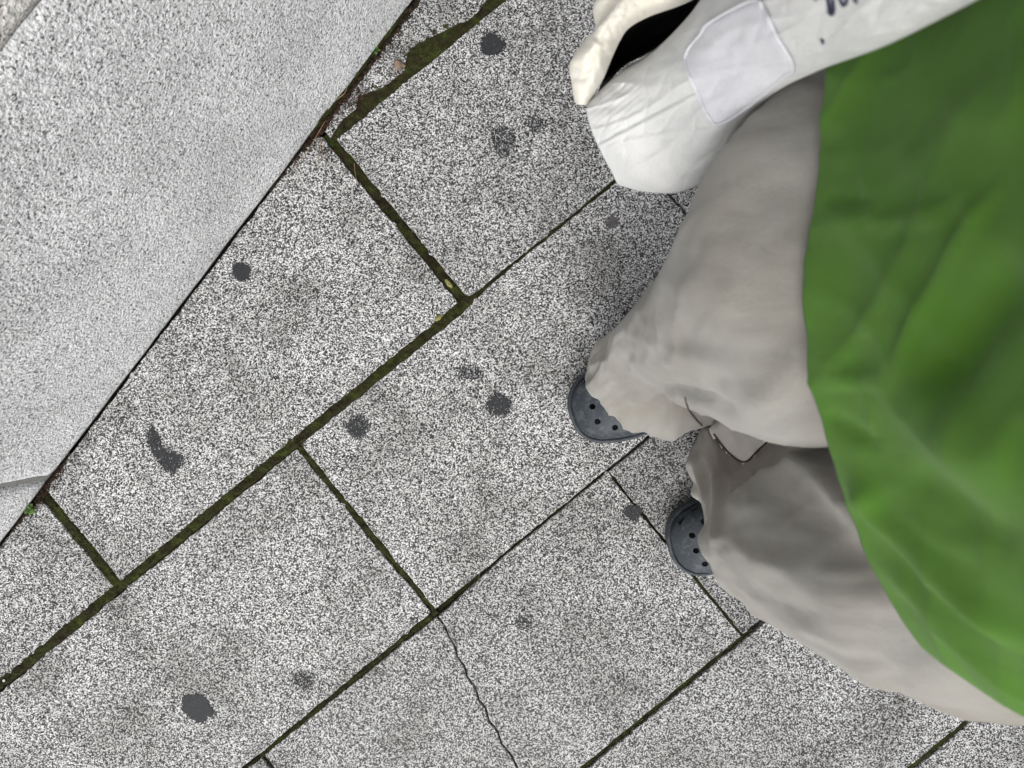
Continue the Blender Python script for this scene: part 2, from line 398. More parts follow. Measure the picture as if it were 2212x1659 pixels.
tufts(T((1030, 634), (1003, 655), (930, 717), (800, 822), (700, 902), (640, 952), (560, 1018), (420, 1132), (300, 1232), (255, 1266), (180, 1330), (80, 1412), (0, 1475), (-120, 1570)), [x*0.9 for x in [9, 24, 22, 22, 22, 22, 19, 19, 17, 18, 24, 24, 17, 15]], -.0006, 0.12)
ribbon(T((1030, 634), (1100, 578), (1180, 512), (1230, 472), (1330, 398), (1420, 325)), [6, 5, 6, 11, 9, 7], zc=-.003, za=.0018)
tufts(T((1030, 634), (1100, 578), (1180, 512), (1230, 472), (1330, 398), (1420, 325)), [x*0.9 for x in [6, 5, 6, 11, 9, 7]], -.003, 0.1)
ribbon(T((640, 955), (690, 1022), (740, 1082), (800, 1153), (860, 1224), (940, 1318)), [11, 12, 11, 10, 9, 7], zc=-.0016)
tufts(T((640, 955), (690, 1022), (740, 1082), (800, 1153), (860, 1224), (940, 1318)), [x*0.9 for x in [11, 12, 11, 10, 9, 7]], -.0016, 0.1)
ribbon(T((530, 1668), (620, 1590), (700, 1522), (800, 1438), (880, 1372), (945, 1321)), [6, 9, 10, 6, 7, 8], zc=-.0018)
tufts(T((530, 1668), (620, 1590), (700, 1522), (800, 1438), (880, 1372), (945, 1321)), [x*0.9 for x in [6, 9, 10, 6, 7, 8]], -.0018, 0.1)
ribbon(T((945, 1321), (1040, 1243), (1180, 1125), (1310, 1016)), [6, 5, 5, 4], zc=-.006, za=.002)
tufts(T((945, 1321), (1040, 1243), (1180, 1125), (1310, 1016)), [x*0.9 for x in [6, 5, 5, 4]], -.006, 0.1)
ribbon(T((1310, 1018), (1370, 1092), (1440, 1180)), [4, 5, 5], zc=-.005, za=.002)
tufts(T((1310, 1018), (1370, 1092), (1440, 1180)), [x*0.9 for x in [4, 5, 5]], -.005, 0.1)
ribbon(T((1440, 1180), (1500, 1252), (1550, 1312), (1603, 1376)), [5, 8, 8, 9], zc=-.002)
tufts(T((1440, 1180), (1500, 1252), (1550, 1312), (1603, 1376)), [x*0.9 for x in [5, 8, 8, 9]], -.002, 0.1)
ribbon(T((1625, 1360), (1500, 1463), (1380, 1562), (1250, 1668)), [11, 10, 11, 10], zc=-.0038)
tufts(T((1625, 1360), (1500, 1463), (1380, 1562), (1250, 1668)), [x*0.9 for x in [11, 10, 11, 10]], -.0025, 0.1)
ribbon(T((2110, 1545), (2040, 1603), (1955, 1670)), [8, 10, 8], zc=-.0022)
tufts(T((2110, 1545), (2040, 1603), (1955, 1670)), [x*0.9 for x in [8, 10, 8]], -.0022, 0.1)
ribbon(T((94, 1072), (112, 1092), (140, 1130), (190, 1192), (225, 1240), (245, 1266)), [9, 15, 20, 22, 24, 26], zc=-.0016)
tufts(T((94, 1072), (112, 1092), (140, 1130), (190, 1192), (225, 1240), (245, 1266)), [x*0.9 for x in [9, 15, 20, 22, 24, 26]], -.0016, 0.12)
ribbon(T((1372, 366), (1420, 425), (1490, 512)), [5, 6, 6], zc=-.003)
tufts(T((1372, 366), (1420, 425), (1490, 512)), [x*0.9 for x in [5, 6, 6]], -.003, 0.1)
ribbon(T((560, 1625), (600, 1668)), [5, 5], zc=-.004)
tufts(T((560, 1625), (600, 1668)), [x*0.9 for x in [5, 5]], -.004, 0.1)
tag(mesh('moss', MV, MF, MMOSS), 'dark olive moss filling the joints between the paving slabs', 'moss', kind='stuff')
# soil and litter along the foot of the wall
MV, MF = [], []
def along(t, off=0): return WB + WD*t - WN*off
ribbon([along(-60, 5), along(20, 6), along(130, 8), along(240, 7), along(330, 6), along(360, 7), along(470, 2), along(520, 0)], [8, 9, 11, 8, 8, 9, 8, 2], zc=.0004, za=.003)
ribbon([along(1230, 1), along(1290, 3), along(1340, 5), along(1400, 3), along(1440, 1)], [3, 9, 13, 9, 3], zc=.0006, za=.0025)
tag(mesh('soil', MV, MF, MSOIL), 'dark wet soil and litter gathered along the foot of the granite wall', 'soil', kind='stuff')
MV, MF = [], []
for (ta, tb) in ((.02, .28),):
    nt2 = int((tb-ta)/.0012); n2 = 22
    for i in range(nt2+1):
        for k in range(n2+1):
            t_ = ta+(tb-ta)*i/nt2; z = .001*k*1.1
            off = .0012*nz(t_*55, z*70, 1.)+.0016*nz(t_*190, z*190, 4.)+.0012-z*.16
            p = unp(*WB)+Vector((WD[0], -WD[1], 0))*t_-Vector((WN[0], -WN[1], 0))*max(off, -.004)
            MV.append((p.x, p.y, z))
    for i in range(nt2):
        for k in range(n2): a = i*(n2+1)+k; MF.append((a, a+1, a+n2+2, a+n2+1))
tag(mesh('dark_moss', MV, MF, MMOSS), 'thin dark moss creeping up the foot of the granite wall near the top of the view', 'moss', kind='stuff')
# fine rootlets and bits in that soil: nobody could count them
parts = []
for i in range(420):
    t = random.choice([random.uniform(60, 500), random.uniform(250, 400), random.uniform(1260, 1400)])
    p = along(t, random.gauss(7, 4))
    if i > 260: p = np.array(random.choice([(768, 214), (760, 225), (848, 160), (700, 330), (780, 200)]))+np.array((random.gauss(0, 13), random.gauss(0, 12)))
    a = random.uniform(0, 6.28); L = random.uniform(4, 14)
    z = .003
    pts = [unp(p[0]+math.cos(a+random.uniform(-.3, .3)*j)*L*j/3, p[1]+math.sin(a+.15*j)*L*j/3, z+random.uniform(0, .002)) for j in range(4)]
    parts.append(tube(pts, random.uniform(.0002, .0006), 4))
V, Fc = join(parts); tag(mesh('leaf_litter', V, Fc, MROOT), 'fine reddish brown rootlets and bits scattered in the wall foot soil', 'litter', kind='stuff')
# ------------------------------------------------------------------ granite wall
wall = empty('granite_wall', unp(*(WB+WD*500))); tag(wall, 'pale grey hammered granite block wall rising beside the pavement', 'wall')
def wpt(t, off, z):        # t along the wall foot in metres-from-WB, off = away from pavement
    p = unp(*WB); d = Vector((WD[0], -WD[1], 0)); n = Vector((WN[0], -WN[1], 0))
    q = p + d*t + n*off; q.z = z; return q
def block(t0, t1, z0, z1, out, m, seed, ch=.006, nt_=60, nz_=40):
    """one stone: subdivided face with softened, worn arrises"""
    def prof():
        r = []
        for i in range(nz_+1):
            z = z0+(z1-z0)*i/nz_; r.append((z, min(z-z0, z1-z)))
        return r
    V, Fc = [], []; nxx = nt_
    for j, (z, ez) in enumerate(prof()):
        for i in range(nxx+1):
            f = i/nxx; t = t0+(t1-t0)*f; et = min(t-t0, t1-t)
            e = min(ez*1.0, et*1.0)
            rr = ch*max(0, 1-e/ch)**2*.8
            und = .0018*nz(t*9+seed, z*9, seed)+.0007*nz(t*40, z*40, seed)
            V.append(wpt(t, -out+rr-und, z))
    W = nxx+1
    for j in range(nz_):
        for i in range(nxx): a = j*W+i; Fc.append((a, a+1, a+W+1, a+W))
    # sides and back
    o = len(V); back = [wpt(t0, .35, z0), wpt(t1, .35, z0), wpt(t1, .35, z1), wpt(t0, .35, z1)]; V += back
    bot = list(range(W)); top = [nz_*W+i for i in range(W)]; lf = [j*W for j in range(nz_+1)]; rt = [j*W+nxx for j in range(nz_+1)]
    Fc += [tuple(bot[::-1]+[o, o+1]), tuple(top+[o+2, o+3]), tuple(lf+[o+3, o]), tuple(rt[::-1]+[o+1, o+2]), (o, o+3, o+2, o+1)]
    ob = mesh('stone_block', V, Fc, m, wall); recalc(ob)
    ob.data.polygons.foreach_set('use_smooth', [len(p.vertices) == 4 and i < nxx*nz_ for i, p in enumerate(ob.data.polygons)])
    return ob
def tt(pt): return float((np.array(pt, float)-WB) @ WD)*s0
tj = tt((113, 1034)); g2 = .0022
for (a, b) in ((tj-2.4-.004, tj-1.2-.004), (tj-1.2, tj-g2), (tj+g2, tj+1.2), (tj+1.204, tj+2.4)):
    block(a, b, -.004, .585, 0.0, MW, a*3, nt_=90)
for (a, b) in ((tj-2.4, tj-.7), (tj-.696, tj+.5), (tj+.504, tj+2.4)):
    block(a, b, .589, 1.10, .004, MW2, a*5, nt_=60)
V = [wpt(tj-2.4, .004, 0), wpt(tj+2.4, .004, 0), wpt(tj+2.4, .004, 1.09), wpt(tj-2.4, .004, 1.09), wpt(tj-2.4, .3, 0), wpt(tj+2.4, .3, 0), wpt(tj+2.4, .3, 1.09), wpt(tj-2.4, .3, 1.09)]
mo = mesh('mortar', V, [(0, 1, 2, 3), (4, 7, 6, 5), (0, 4, 5, 1), (3, 2, 6, 7), (0, 3, 7, 4), (1, 5, 6, 2)], MMORT, wall, smooth=False)
# scuff on the wall (thin dark scrape marks)
# ------------------------------------------------------------------ chewing-gum marks
def gum(poly_or_c, label, worn=0., m=None, grp='old gum marks on the paving'):
    if isinstance(poly_or_c[0], (tuple, list)):
        poly = spline(poly_or_c, 120, True)
    else:
        cx, cy, rx, ry, rot = poly_or_c
        sd = cx*.37; poly = []
        for i in range(120):
            a = i/120*2*math.pi; k = 1+.16*nz(math.cos(a)*1.3+sd, math.sin(a)*1.3, sd)+.10*nz(math.cos(a)*4, math.sin(a)*4+sd, 2)+.05*nz(math.cos(a)*12, math.sin(a)*12+sd, 2)
            x, y = rx*k*math.cos(a), ry*k*math.sin(a)
            poly.append((cx+x*math.cos(rot)-y*math.sin(rot), cy+x*math.sin(rot)+y*math.cos(rot)))
        poly = np.array(poly)
    c0 = poly.mean(0); st = .62; mn = poly.min(0)-4; mx = poly.max(0)+4
    nx_, ny_ = int((mx[0]-mn[0])/st)+1, int((mx[1]-mn[1])/st)+1
    xs = mn[0]+np.arange(nx_)*st; ys = mn[1]+np.arange(ny_)*st
    X, Y = np.meshgrid(xs, ys); inside = np.zeros(X.shape, bool); dist = np.full(X.shape, 1e9)
    n = len(poly)
    for i in range(n):
        x1, y1 = poly[i]; x2, y2 = poly[(i+1) % n]
        cond = ((y1 > Y) != (y2 > Y)) & (X < (x2-x1)*(Y-y1)/(y2-y1+1e-12)+x1); inside ^= cond
        dist = np.minimum(dist, np.hypot(X-x1, Y-y1))
    sd = np.where(inside, dist, -dist); keep = np.zeros(X.shape, bool)
    for j in range(ny_):
        for i in range(nx_):
            if sd[j, i] < -3.5: continue
            f = nz(X[j, i]*.42, Y[j, i]*.42, 4.)*1.0+nz(X[j, i]*.15, Y[j, i]*.15, 6.)*.5
            keep[j, i] = min(sd[j, i]*.16, .9)*(1-worn*.75)+f*(1+worn*.6)-worn*.42 > (-.02)
    V, Fc, idx = [], [], {}
    def vi(i, j, top):
        k = (i, j, top)
        if k not in idx:
            jx = .3*nz(i*1.7, j*1.7, 1); jy = .3*nz(i*1.7, j*1.7, 9)
            p = unp(mn[0]+(i+jx)*st, mn[1]+(j+jy)*st, 0); idx[k] = len(V)
            V.append((p.x, p.y, (.0008+.0003*nz(i*.2, j*.2, 3)) if top else .0001))
        return idx[k]
    for j in range(ny_-1):
        for i in range(nx_-1):
            if not keep[j, i]: continue
            Fc.append((vi(i, j, 1), vi(i, j+1, 1), vi(i+1, j+1, 1), vi(i+1, j, 1)))
            for (di, dj, a, b) in ((-1, 0, (i, j), (i, j+1)), (1, 0, (i+1, j+1), (i+1, j)), (0, -1, (i+1, j), (i, j)), (0, 1, (i, j+1), (i+1, j+1))):
                jj, ii = j+dj, i+di
                if not (0 <= ii < nx_ and 0 <= jj < ny_) or not keep[jj, ii]:
                    Fc.append((vi(*a, 1), vi(*a, 0), vi(*b, 0), vi(*b, 1)))
    if Fc: tag(mesh('gum_mark', V, Fc, m or MGUM, smooth=False), label, 'gum mark', grp)
gum((1062, 96, 27, 24, .3), 'round solid black gum mark on the slab below the widest moss joint', .10)
gum((522, 587, 19, 21, 0), 'small round black gum mark close to the wall foot')
gum([(326, 918), (316, 948), (328, 976), (345, 1003), (372, 1022), (390, 1006), (396, 985), (372, 975), (352, 964), (342, 935)], 'crescent-shaped dark gum smear on the slab beside the wall', .48)
gum((773, 923, 25, 25, 0), 'round speckled gum mark just below the long moss joint', .55)
gum((1077, 874, 25, 26, .4), 'dark gum mark with a pointed edge, left of the upper clog', .38)
gum((1015, 806, 30, 17, .2), 'faint broken gum mark in the middle of the slab, above two darker ones', .82)
gum((425, 1528, 36, 27, .7), 'large solid oval gum mark near the bottom left of the paving')
gum((1367, 1106, 20, 17, 0), 'small gum mark lying across a thin joint left of the lower clog', .3)
gum((1088, 305, 27, 32, -.5), 'worn speckled gum mark left of the white bag', .86)
gum((1156, 268, 20, 16, 0), 'worn faint gum mark nearest the left end of the white bag', .92)
gum((1323, 480, 12, 14, 0), 'small faded grey gum mark just below the white bag', .22, MGUM2)
gum((1131, 1345, 17, 13, 0), 'faint scattered gum mark right of the cracked line', .85)
gum((652, 1468, 26, 18, .3), 'broken speckled gum mark above the lower thin mossy joint', .9)
# ------------------------------------------------------------------ weeds and litter
def leafv(base, ang, L, wd, lift, lobes=0):
    V, Fc = [], []; n = 8
    for i in range(n+1):
        f = i/n; ww = wd*math.sin(math.pi*min(1, f*.92+.06))**.8*(1+.18*math.sin(f*20+lobes))
        x = base[0]+math.cos(ang)*L*f; y = base[1]+math.sin(ang)*L*f; z = base[2]+lift*math.sin(f*2.4)
        px, py = -math.sin(ang), math.cos(ang)
        V += [(x-px*ww, y-py*ww, z+.0008), (x, y, z), (x+px*ww, y+py*ww, z+.0008)]
    for i in range(n):
        a = i*3; Fc += [(a, a+1, a+4, a+3), (a+1, a+2, a+5, a+4)]
    return V, Fc
def weed(px, py, n, L, label, z=.003):
    c = unp(px, py, 0); root = empty('weed', c); tag(root, label, 'weed', 'weeds at the wall foot')
    for i in range(n):
        a = i*2.4+random.uniform(-.3, .3); l = L*random.uniform(.7, 1.1)*(1 if i < n*.6 else .6)
        v, f = leafv((c.x+math.cos(a)*.001, c.y+math.sin(a)*.001, z+i*.0006), a, l, l*.34, l*.35)
        o = mesh('leaf', v, f, MLEAF, root)
        md = o.modifiers.new('s', 'SOLIDIFY'); md.thickness = .0004; bake(o)
    v, f = tube([(c.x, c.y, -.004), (c.x, c.y, z+n*.0006)], .0008, 6); mesh('stem', v, f, MLEAF, root)
weed(69, 1098, 9, .0125, 'bright green leafy weed at the wall foot by the block joint')
weed(814, 112, 5, .0085, 'tiny two-lobed green seedling in the soil between wall and wedge slab', .006)
weed(736, 208, 5, .006, 'tiny dark green sprout among roots beside the wall foot', .004)
# dry leaf
v = []; f = []
c = unp(863, 143, 0)
for i in range(7):
    for j in range(5):
        q = i/6*2-1; r_ = (j/4*2-1)*(1-q*q*.75)
        v.append((c.x+.0105*q*.8+.004*r_, c.y+.007*r_-.004*q, .0035+.003*math.sin(q*3+j)+.0012*nz(i, j, 2)))
for i in range(6):
    for j in range(4): a = i*5+j; f.append((a, a+1, a+6, a+5))
o = mesh('dry_leaf', v, f, MDRY); md = o.modifiers.new('s', 'SOLIDIFY'); md.thickness = .0005; bake(o)
tag(o, 'curled pale brown dry leaf at the edge of the widest moss patch', 'dry leaf')
def straw(pts, label, r=.00045, z=.004):
    P = spline([tuple(unp(a, b, z+h)) for a, b, h in pts], 24)
    v, f = tube([Vector(p) for p in P], [r*(1-.5*i/23) for i in range(24)], 6)
    tag(mesh('dry_straw', v, f, MSTRAW), label, 'straw', 'dry straws by the wall foot')
straw([(702, 262, .002), (680, 300, .004), (655, 340, .003), (632, 362, .001)], 'long pale straw leaning out of the wall gap over the corner slab')
straw([(694, 300, .001), (690, 330, .002), (685, 365, .001)], 'short straight straw lying on the tip of the corner slab')
straw([(690, 312, .001), (700, 340, .001), (716, 362, .001)], 'short bent straw lying right of the straight one on the corner slab', .00035)
straw([(752, 178, .001), (745, 200, .004), (728, 215, .003), (720, 225, .001)], 'thin pale stalk arching over the wall foot soil by the sprout', .0005)
straw([(765, 352, -.002), (768, 378, .0), (772, 392, -.002)], 'short reddish straw lying in the upper mossy cross joint', .0004, .002)
straw([(1036, 1238, 0), (1033, 1255, 0)], 'tiny pale fibre caught on the thin joint below the cracked corner', .0003, .001)
def grit(px, py, r, label):
    bm = bmesh.new(); bmesh.ops.create_icosphere(bm, subdivisions=2, radius=r)
    c = unp(px, py, r*.5)
    for v_ in bm.verts:
        v_.co *= 1+.25*nz(v_.co.x*700+px, v_.co.y*700, v_.co.z*700); v_.co.z *= .6; v_.co += c
    m = bpy.data.meshes.new('grit_chip'); bm.to_mesh(m); bm.free(); m.materials.append(MPEB)
    o = bpy.data.objects.new('grit_chip', m); C.objects.link(o); tag(o, label, 'grit chip', 'pale grit chips in the joints')
grit(777, 152, .0016, 'tiny white chip in the soil against the wall, beside the wedge slab')
grit(766, 388, .0015, 'tiny white chip in the upper mossy cross joint')
grit(1483, 513, .0018, 'small white chip in the thin joint beside the beige trouser leg')
grit(8, 1470, .0022, 'pale chip at the far left end of the long moss joint')
def flatpatch(px, py, rx, ry, rot, label):
    V, Fc = [], []; n = 28
    for ring, (k, z) in enumerate(((1, .0002), (.8, .0022), (.4, .003))):
        for i in range(n):
            a = i/n*6.283; q = k*(1+.25*nz(math.cos(a)*2+px, math.sin(a)*2, 1)); x, y = rx*q*math.cos(a), ry*q*math.sin(a)
            p = unp(px+x*math.cos(rot)-y*math.sin(rot), py+x*math.sin(rot)+y*math.cos(rot), 0); V.append((p.x, p.y, z))
    for r_ in range(2):
        for i in range(n): Fc.append((r_*n+i, r_*n+(i+1) % n, (r_+1)*n+(i+1) % n, (r_+1)*n+i))
    Fc.append(tuple(2*n+i for i in range(n)))
    tag(mesh('lichen_patch', V, Fc, MLICH), label, 'lichen', 'yellow lichen spots on the moss')
MLICH = m_noisecol('yellow_lichen', [(.3, (.14, .14, .045)), (.7, (.30, .29, .12))], 300, 800, .001)
flatpatch(947, 687, 10, 5, -.65, 'pale yellow lichen spot on the long moss joint near its bend')
flatpatch(969, 612, 12, 5, .9, 'yellow green lichen spot near the lower end of the upper cross joint')
# ------------------------------------------------------------------ the person
person = empty('person', (.30, -.05, 0))
tag(person, 'person in a green shirt, wide beige trousers and slate clogs standing on the paving', 'person')
# --- skin body, one continuous surface
def skinned(name, verts, edges, rad, m, parent, root=0, sub=2):
    me = bpy.data.meshes.new(name); me.from_pydata(verts, edges, []); o = bpy.data.objects.new(name, me); C.objects.link(o)
    o.modifiers.new('skin', 'SKIN'); 
    for i, r_ in enumerate(rad): me.skin_vertices[0].data[i].radius = (r_, r_) if not hasattr(r_, '__len__') else r_
    me.skin_vertices[0].data[root].use_root = True
    s = o.modifiers.new('s', 'SUBSURF'); s.levels = sub; s.render_levels = sub
    o.data.materials.append(m); bake(o); o.data.materials.clear(); o.data.materials.append(m)
    o.parent = parent; o.matrix_parent_inverse = Matrix.Translation(-parent_world(parent))
    return o
bv = []; be = []; br = []
def bnode(p, r_, par=None):
    bv.append(p); br.append(r_); i = len(bv)-1
    if par is not None: be.append((par, i))
    return i
pel = bnode((.31, .0, .93), (.13, .10))
sp1 = bnode((.32, .01, 1.06), (.12, .09), pel); sp2 = bnode((.33, .02, 1.22), (.13, .10), sp1); ch = bnode((.33, .02, 1.35), (.12, .09), sp2)
nk = bnode((.31, .02, 1.47), .055, ch); hd0 = bnode((.27, .02, 1.54), .065, nk); hd1 = bnode((.235, .02, 1.60), .088, hd0); hd2 = bnode((.225, .02, 1.67), .085, hd1)
# legs
rh = bnode((.31, .085, .86), .085, pel); rk = bnode((.245, .045, .50), .055, rh); rc = bnode((.26, .04, .34), .05, rk); ra = bnode((.285, -.005, .10), .034, rc)
rb1 = bnode((.20, -.020, .052), .028, ra); rb2 = bnode((.155, -.026, .045), .026, rb1); rb3 = bnode((.128, -.028, .04), .018, rb2)
lh = bnode((.32, -.085, .86), .085, pel); lk = bnode((.31, -.13, .50), .055, lh); lc = bnode((.38, -.16, .34), .05, lk); la = bnode((.437, -.197, .10), .034, lc)
lb1 = bnode((.365, -.228, .052), .028, la); lb2 = bnode((.325, -.247, .045), .026, lb1); lb3 = bnode((.298, -.258, .04), .018, lb2)
# arms reach forward to where the camera is held; hands stay above the view
for sgn in (1, -1):
    sh = bnode((.34, .02+sgn*.17, 1.38), .05, ch); el = bnode((.30, .02+sgn*.25, 1.16), .038, sh); fo = bnode((.17, .02+sgn*.19, 1.21), .033, el)
    wr = bnode((.075, sgn*.115, 1.245), .024, fo); pm = bnode((.035, sgn*.095, 1.255), .026, wr); pk = bnode((0, sgn*.085, 1.262), (.03, .016), pm)
    for q, (dx, ln) in enumerate(((.030, .024), (.011, .028), (-.008, .027), (-.026, .021))):
        f0 = bnode((-.004+dx*.9, sgn*.068, 1.262), .0095, pk); f1 = bnode((-.008+dx, sgn*(.068-ln), 1.256), .0085, f0)
        bnode((-.009+dx, sgn*(.068-ln*1.6), 1.240+.02), .007, f1)
    t0 = bnode((.045, sgn*.075, 1.268), .011, pm); t1 = bnode((.035, sgn*.05, 1.276), .0095, t0); bnode((.02, sgn*.035, 1.278), .008, t1)
body = skinned('body', bv, be, br, MSKIN, person, root=pel)
# face details and hair on the bowed head
def ell(c, r_, m, name, par, rot=(0, 0, 0), seg=24):
    bm = bmesh.new(); bmesh.ops.create_uvsphere(bm, u_segments=seg, v_segments=seg//2, radius=1)
    from mathutils import Euler
    Mx = Matrix.Translation(c) @ Euler(rot).to_matrix().to_4x4() @ Matrix.Diagonal((*r_, 1))
    bmesh.ops.transform(bm, matrix=Mx, verts=bm.verts[:])
    me = bpy.data.meshes.new(name); bm.to_mesh(me); bm.free(); me.materials.append(m)
    o = bpy.data.objects.new(name, me); C.objects.link(o); o.parent = par; o.matrix_parent_inverse = Matrix.Translation(-parent_world(par))
    me.polygons.foreach_set('use_smooth', [True]*len(me.polygons)); return o
hair = ell((.255, .02, 1.665), (.105, .092, .098), MHAIR, 'hair', person, (0, .5, 0), 40)
for v_ in hair.data.vertices:
    p = v_.co; v_.co = p + Vector((1, 0, .4))*0.006*nz(p.x*50, p.y*160, p.z*50)
for sy in (1, -1):
    ell((.148, .02+sy*.032, 1.60), (.012, .014, .011), MEYE, 'eye', person); 
# ---------------- clogs
def wprof(t, side):       # half width at t (0 toe .. 1 heel); side +1 outer, -1 inner
    xs = [0, .015, .04, .08, .15, .24, .34, .5, .65, .8, .92, .98, 1]
    wo = [.004, .018, .029, .039, .047, .051, .051, .046, .045, .043, .036, .02, .004]
    wi = [.004, .026, .040, .051, .058, .060, .059, .050, .037, .040, .035, .02, .004]
    return 1.08*float(np.interp(t, xs, wo if side > 0 else wi))
def build_clog(tip, ang, side, label):
    """tip: toe on the ground; ang: heading of the toe; side: +1 right foot, -1 left foot"""
    L = .285; root = empty('clog', (tip[0], tip[1], 0)); root.parent = person
    root.matrix_parent_inverse = Matrix.Translation(-Vector(person.location)); root['label'] = label
    ca, sa = math.cos(ang), math.sin(ang)
    def W(x, y, z):      # x from toe to heel, y to outer side
        # toe heading (ca,sa); heel direction is -heading; outer side is right of the heading for the right foot
        ox, oy = (sa*side, -ca*side)
        return Vector((tip[0]-ca*x+ox*y, tip[1]-sa*x+oy*y, z))
    def par(o): return o
    n = 120
    ts = [0.5-.5*math.cos(math.pi*i/n) for i in range(n+1)]
    outl = [(t*L, wprof(t, 1)) for t in ts]+[(t*L, -wprof(t, -1)) for t in ts[::-1][1:-1]]
    # smooth outline
    P = np.array(outl)
    for _ in range(6): P = (P+np.roll(P, 1, 0)+np.roll(P, -1, 0))/3
    cen = np.array([L*.5, 0])
    dx = np.roll(P, -1, 0)-np.roll(P, 1, 0); dx /= np.linalg.norm(dx, axis=1)[:, None]; nr = np.stack([dx[:, 1], -dx[:, 0]], 1)
    if np.sum(nr*(P-cen)) < 0: nr = -nr
    rings = []
    for off, z in ((-.006, .0), (-.001, .002), (.0012, .006), (.0016, .010), (.0004, .0112), (.0016, .0124), (.0026, .018), (.0026, .0225), (.0012, .0262), (-.0025, .0275), (-.0035, .0262), (-.006, .026)):
        Q = P+nr*off; tz = [.010*max(0, 1-x/.05)**2 for x, y in Q]
        rings.append([W(x, y, z+k) for (x, y), k in zip(Q, tz)])
    V, Fc = loft(rings, True, True); o = mesh('sole', V, Fc, MRUB, root); recalc(o)
    # upper: shell over the forefoot
    rows = []; m_ = 44; K = 40; Lu = .165
    for i in range(K+1):
        f = i/K; x = .0045+Lu*f**1.5; t = x/L
        h = .030+.050*(1-math.exp(-((x-.002)/.036)**1.15))+.012*max(0, x-.06)/.1
        r_ = []
        for j in range(m_+1):
            ph = math.pi*j/m_; c_, s_ = math.cos(ph), math.sin(ph); e = 2/2.5
            yy = (abs(c_)**e)*(1 if c_ > 0 else -1); zz = abs(s_)**e
            wd = (wprof(t, 1) if c_ > 0 else wprof(t, -1))-.0045
            xx = x + .010*(1-zz)*0
            z = .024+(h-.024)*zz
            # step between toe rand and vamp
            z += 0.0012*math.tanh((zz-.42)*30)
            r_.append(W(xx, yy*wd, z))
        rows.append(r_)
    V = [p for r_ in rows for p in r_]; Fc = []
    for i in range(K):
        for j in range(m_): a = i*(m_+1)+j; Fc.append((a, a+1, a+m_+2, a+m_+1))
    # nose closing
    o = mesh('upper', V, Fc+[tuple(range(m_+1))], MRUB, root); recalc(o)
    # thickness inward
    s = o.modifiers.new('s', 'SOLIDIFY'); s.thickness = .0042; s.offset = -1; bake(o)
    up_ = sum((p.normal.z*p.area for p in o.data.polygons))
    # ventilation holes
    cut = []
    pitch = .0262
    for rr, ys, x in ((0, (-1, 0, 1), .034), (1, (-1.5, -.5, .5, 1.5), .058), (2, (-1, 0, 1), .082), (3, (-1.5, -.5, .5, 1.5), .106), (4, (-1, 0, 1), .130)):
        for q in ys:
            xx = x+abs(q)*.004 if rr < 1 else x+abs(q)*.003
            c = W(xx, q*pitch*(.92 if rr == 0 else .94)-.003, 0)
            cut.append(tube([(c.x, c.y, .034), (c.x, c.y, .13)], .0046, 18))
    # side slots
    for sgn in (1, -1):
        for k in range(4):
            x = .035+.026*k; t = x/L; wd = wprof(t, sgn)
            c1 = W(x-.006, sgn*(wd-.016), .037); c2 = W(x-.006, sgn*(wd+.012), .035)
            e1 = W(x+.006, sgn*(wd-.016), .037); e2 = W(x+.006, sgn*(wd+.012), .035)
            up3 = Vector((0, 0, .009))
            vv = [c1, c2, e2, e1, c1+up3, c2+up3, e2+up3, e1+up3]
            cut.append((vv, [(0, 1, 2, 3), (4, 7, 6, 5), (0, 4, 5, 1), (1, 5, 6, 2), (2, 6, 7, 3), (3, 7, 4, 0)]))
    V, Fc = join(cut); cu = mesh('cut', V, Fc, MRUB, smooth=False); recalc(cu)
    b_ = o.modifiers.new('b', 'BOOLEAN'); b_.operation = 'DIFFERENCE'; b_.object = cu; b_.solver = 'EXACT'; b_.use_self = True; bake(o)
    bpy.data.objects.remove(cu)
    try:
        o.data.set_sharp_from_angle(angle=R(50))
    except Exception: pass
    # heel strap
    pts = [W(L*.60, wprof(.6, 1)-.003, .05), W(L*.8, wprof(.8, 1)-.003, .058), W(L*.96, .018, .062), W(L*.985, 0, .062), W(L*.96, -.018, .062), W(L*.8, -wprof(.8, -1)+.003, .058), W(L*.60, -wprof(.6, -1)+.003, .05)]
    S_ = [Vector(p) for p in spline([tuple(p) for p in pts], 40)]
    V, Fc = tube(S_, .006, 8); mesh('heel_strap', V, Fc, MRUB, root)
RT = unp(1228, 880, .02); LT = unp(1450, 1200, .02)
build_clog((RT.x, RT.y), math.pi+R(9), 1, 'slate clog nearer the wall, its toe turned left')
build_clog((LT.x, LT.y), math.pi+R(24), -1, 'slate clog set back, showing only its rounded toe')
# ---------------- trousers
def seg_d(u, v, line):
    best = 1e9; bt = 0; sgn = 0
    for i in range(len(line)-1):
        ax, ay = line[i]; bx, by = line[i+1]; dx_, dy_ = bx-ax, by-ay; L2 = dx_*dx_+dy_*dy_
        t = max(0, min(1, ((u-ax)*dx_+(v-ay)*dy_)/L2)); qx, qy = ax+dx_*t, ay+dy_*t; dd = math.hypot(u-qx, v-qy)
        if dd < best: best = dd; bt = (i+t)/(len(line)-1); sgn = 1 if (dx_*(v-ay)-dy_*(u-ax)) > 0 else -1
    return best, bt, sgn
FR = [([(1600, 880), (1680, 850), (1750, 780), (1790, 700)], 40, .010), ([(1640, 915), (1720, 890), (1790, 850)], 26, -.008), ([(1380, 800), (1480, 780), (1560, 800)], 30, .003),
      ([(1360, 850), (1450, 838), (1560, 870), (1600, 900)], 14, -.006), ([(1520, 560), (1600, 600), (1660, 700)], 30, -.004), ([(1500, 700), (1600, 730), (1700, 700)], 34, .002),
      ([(1660, 420), (1720, 520), (1730, 620)], 30, .005)]
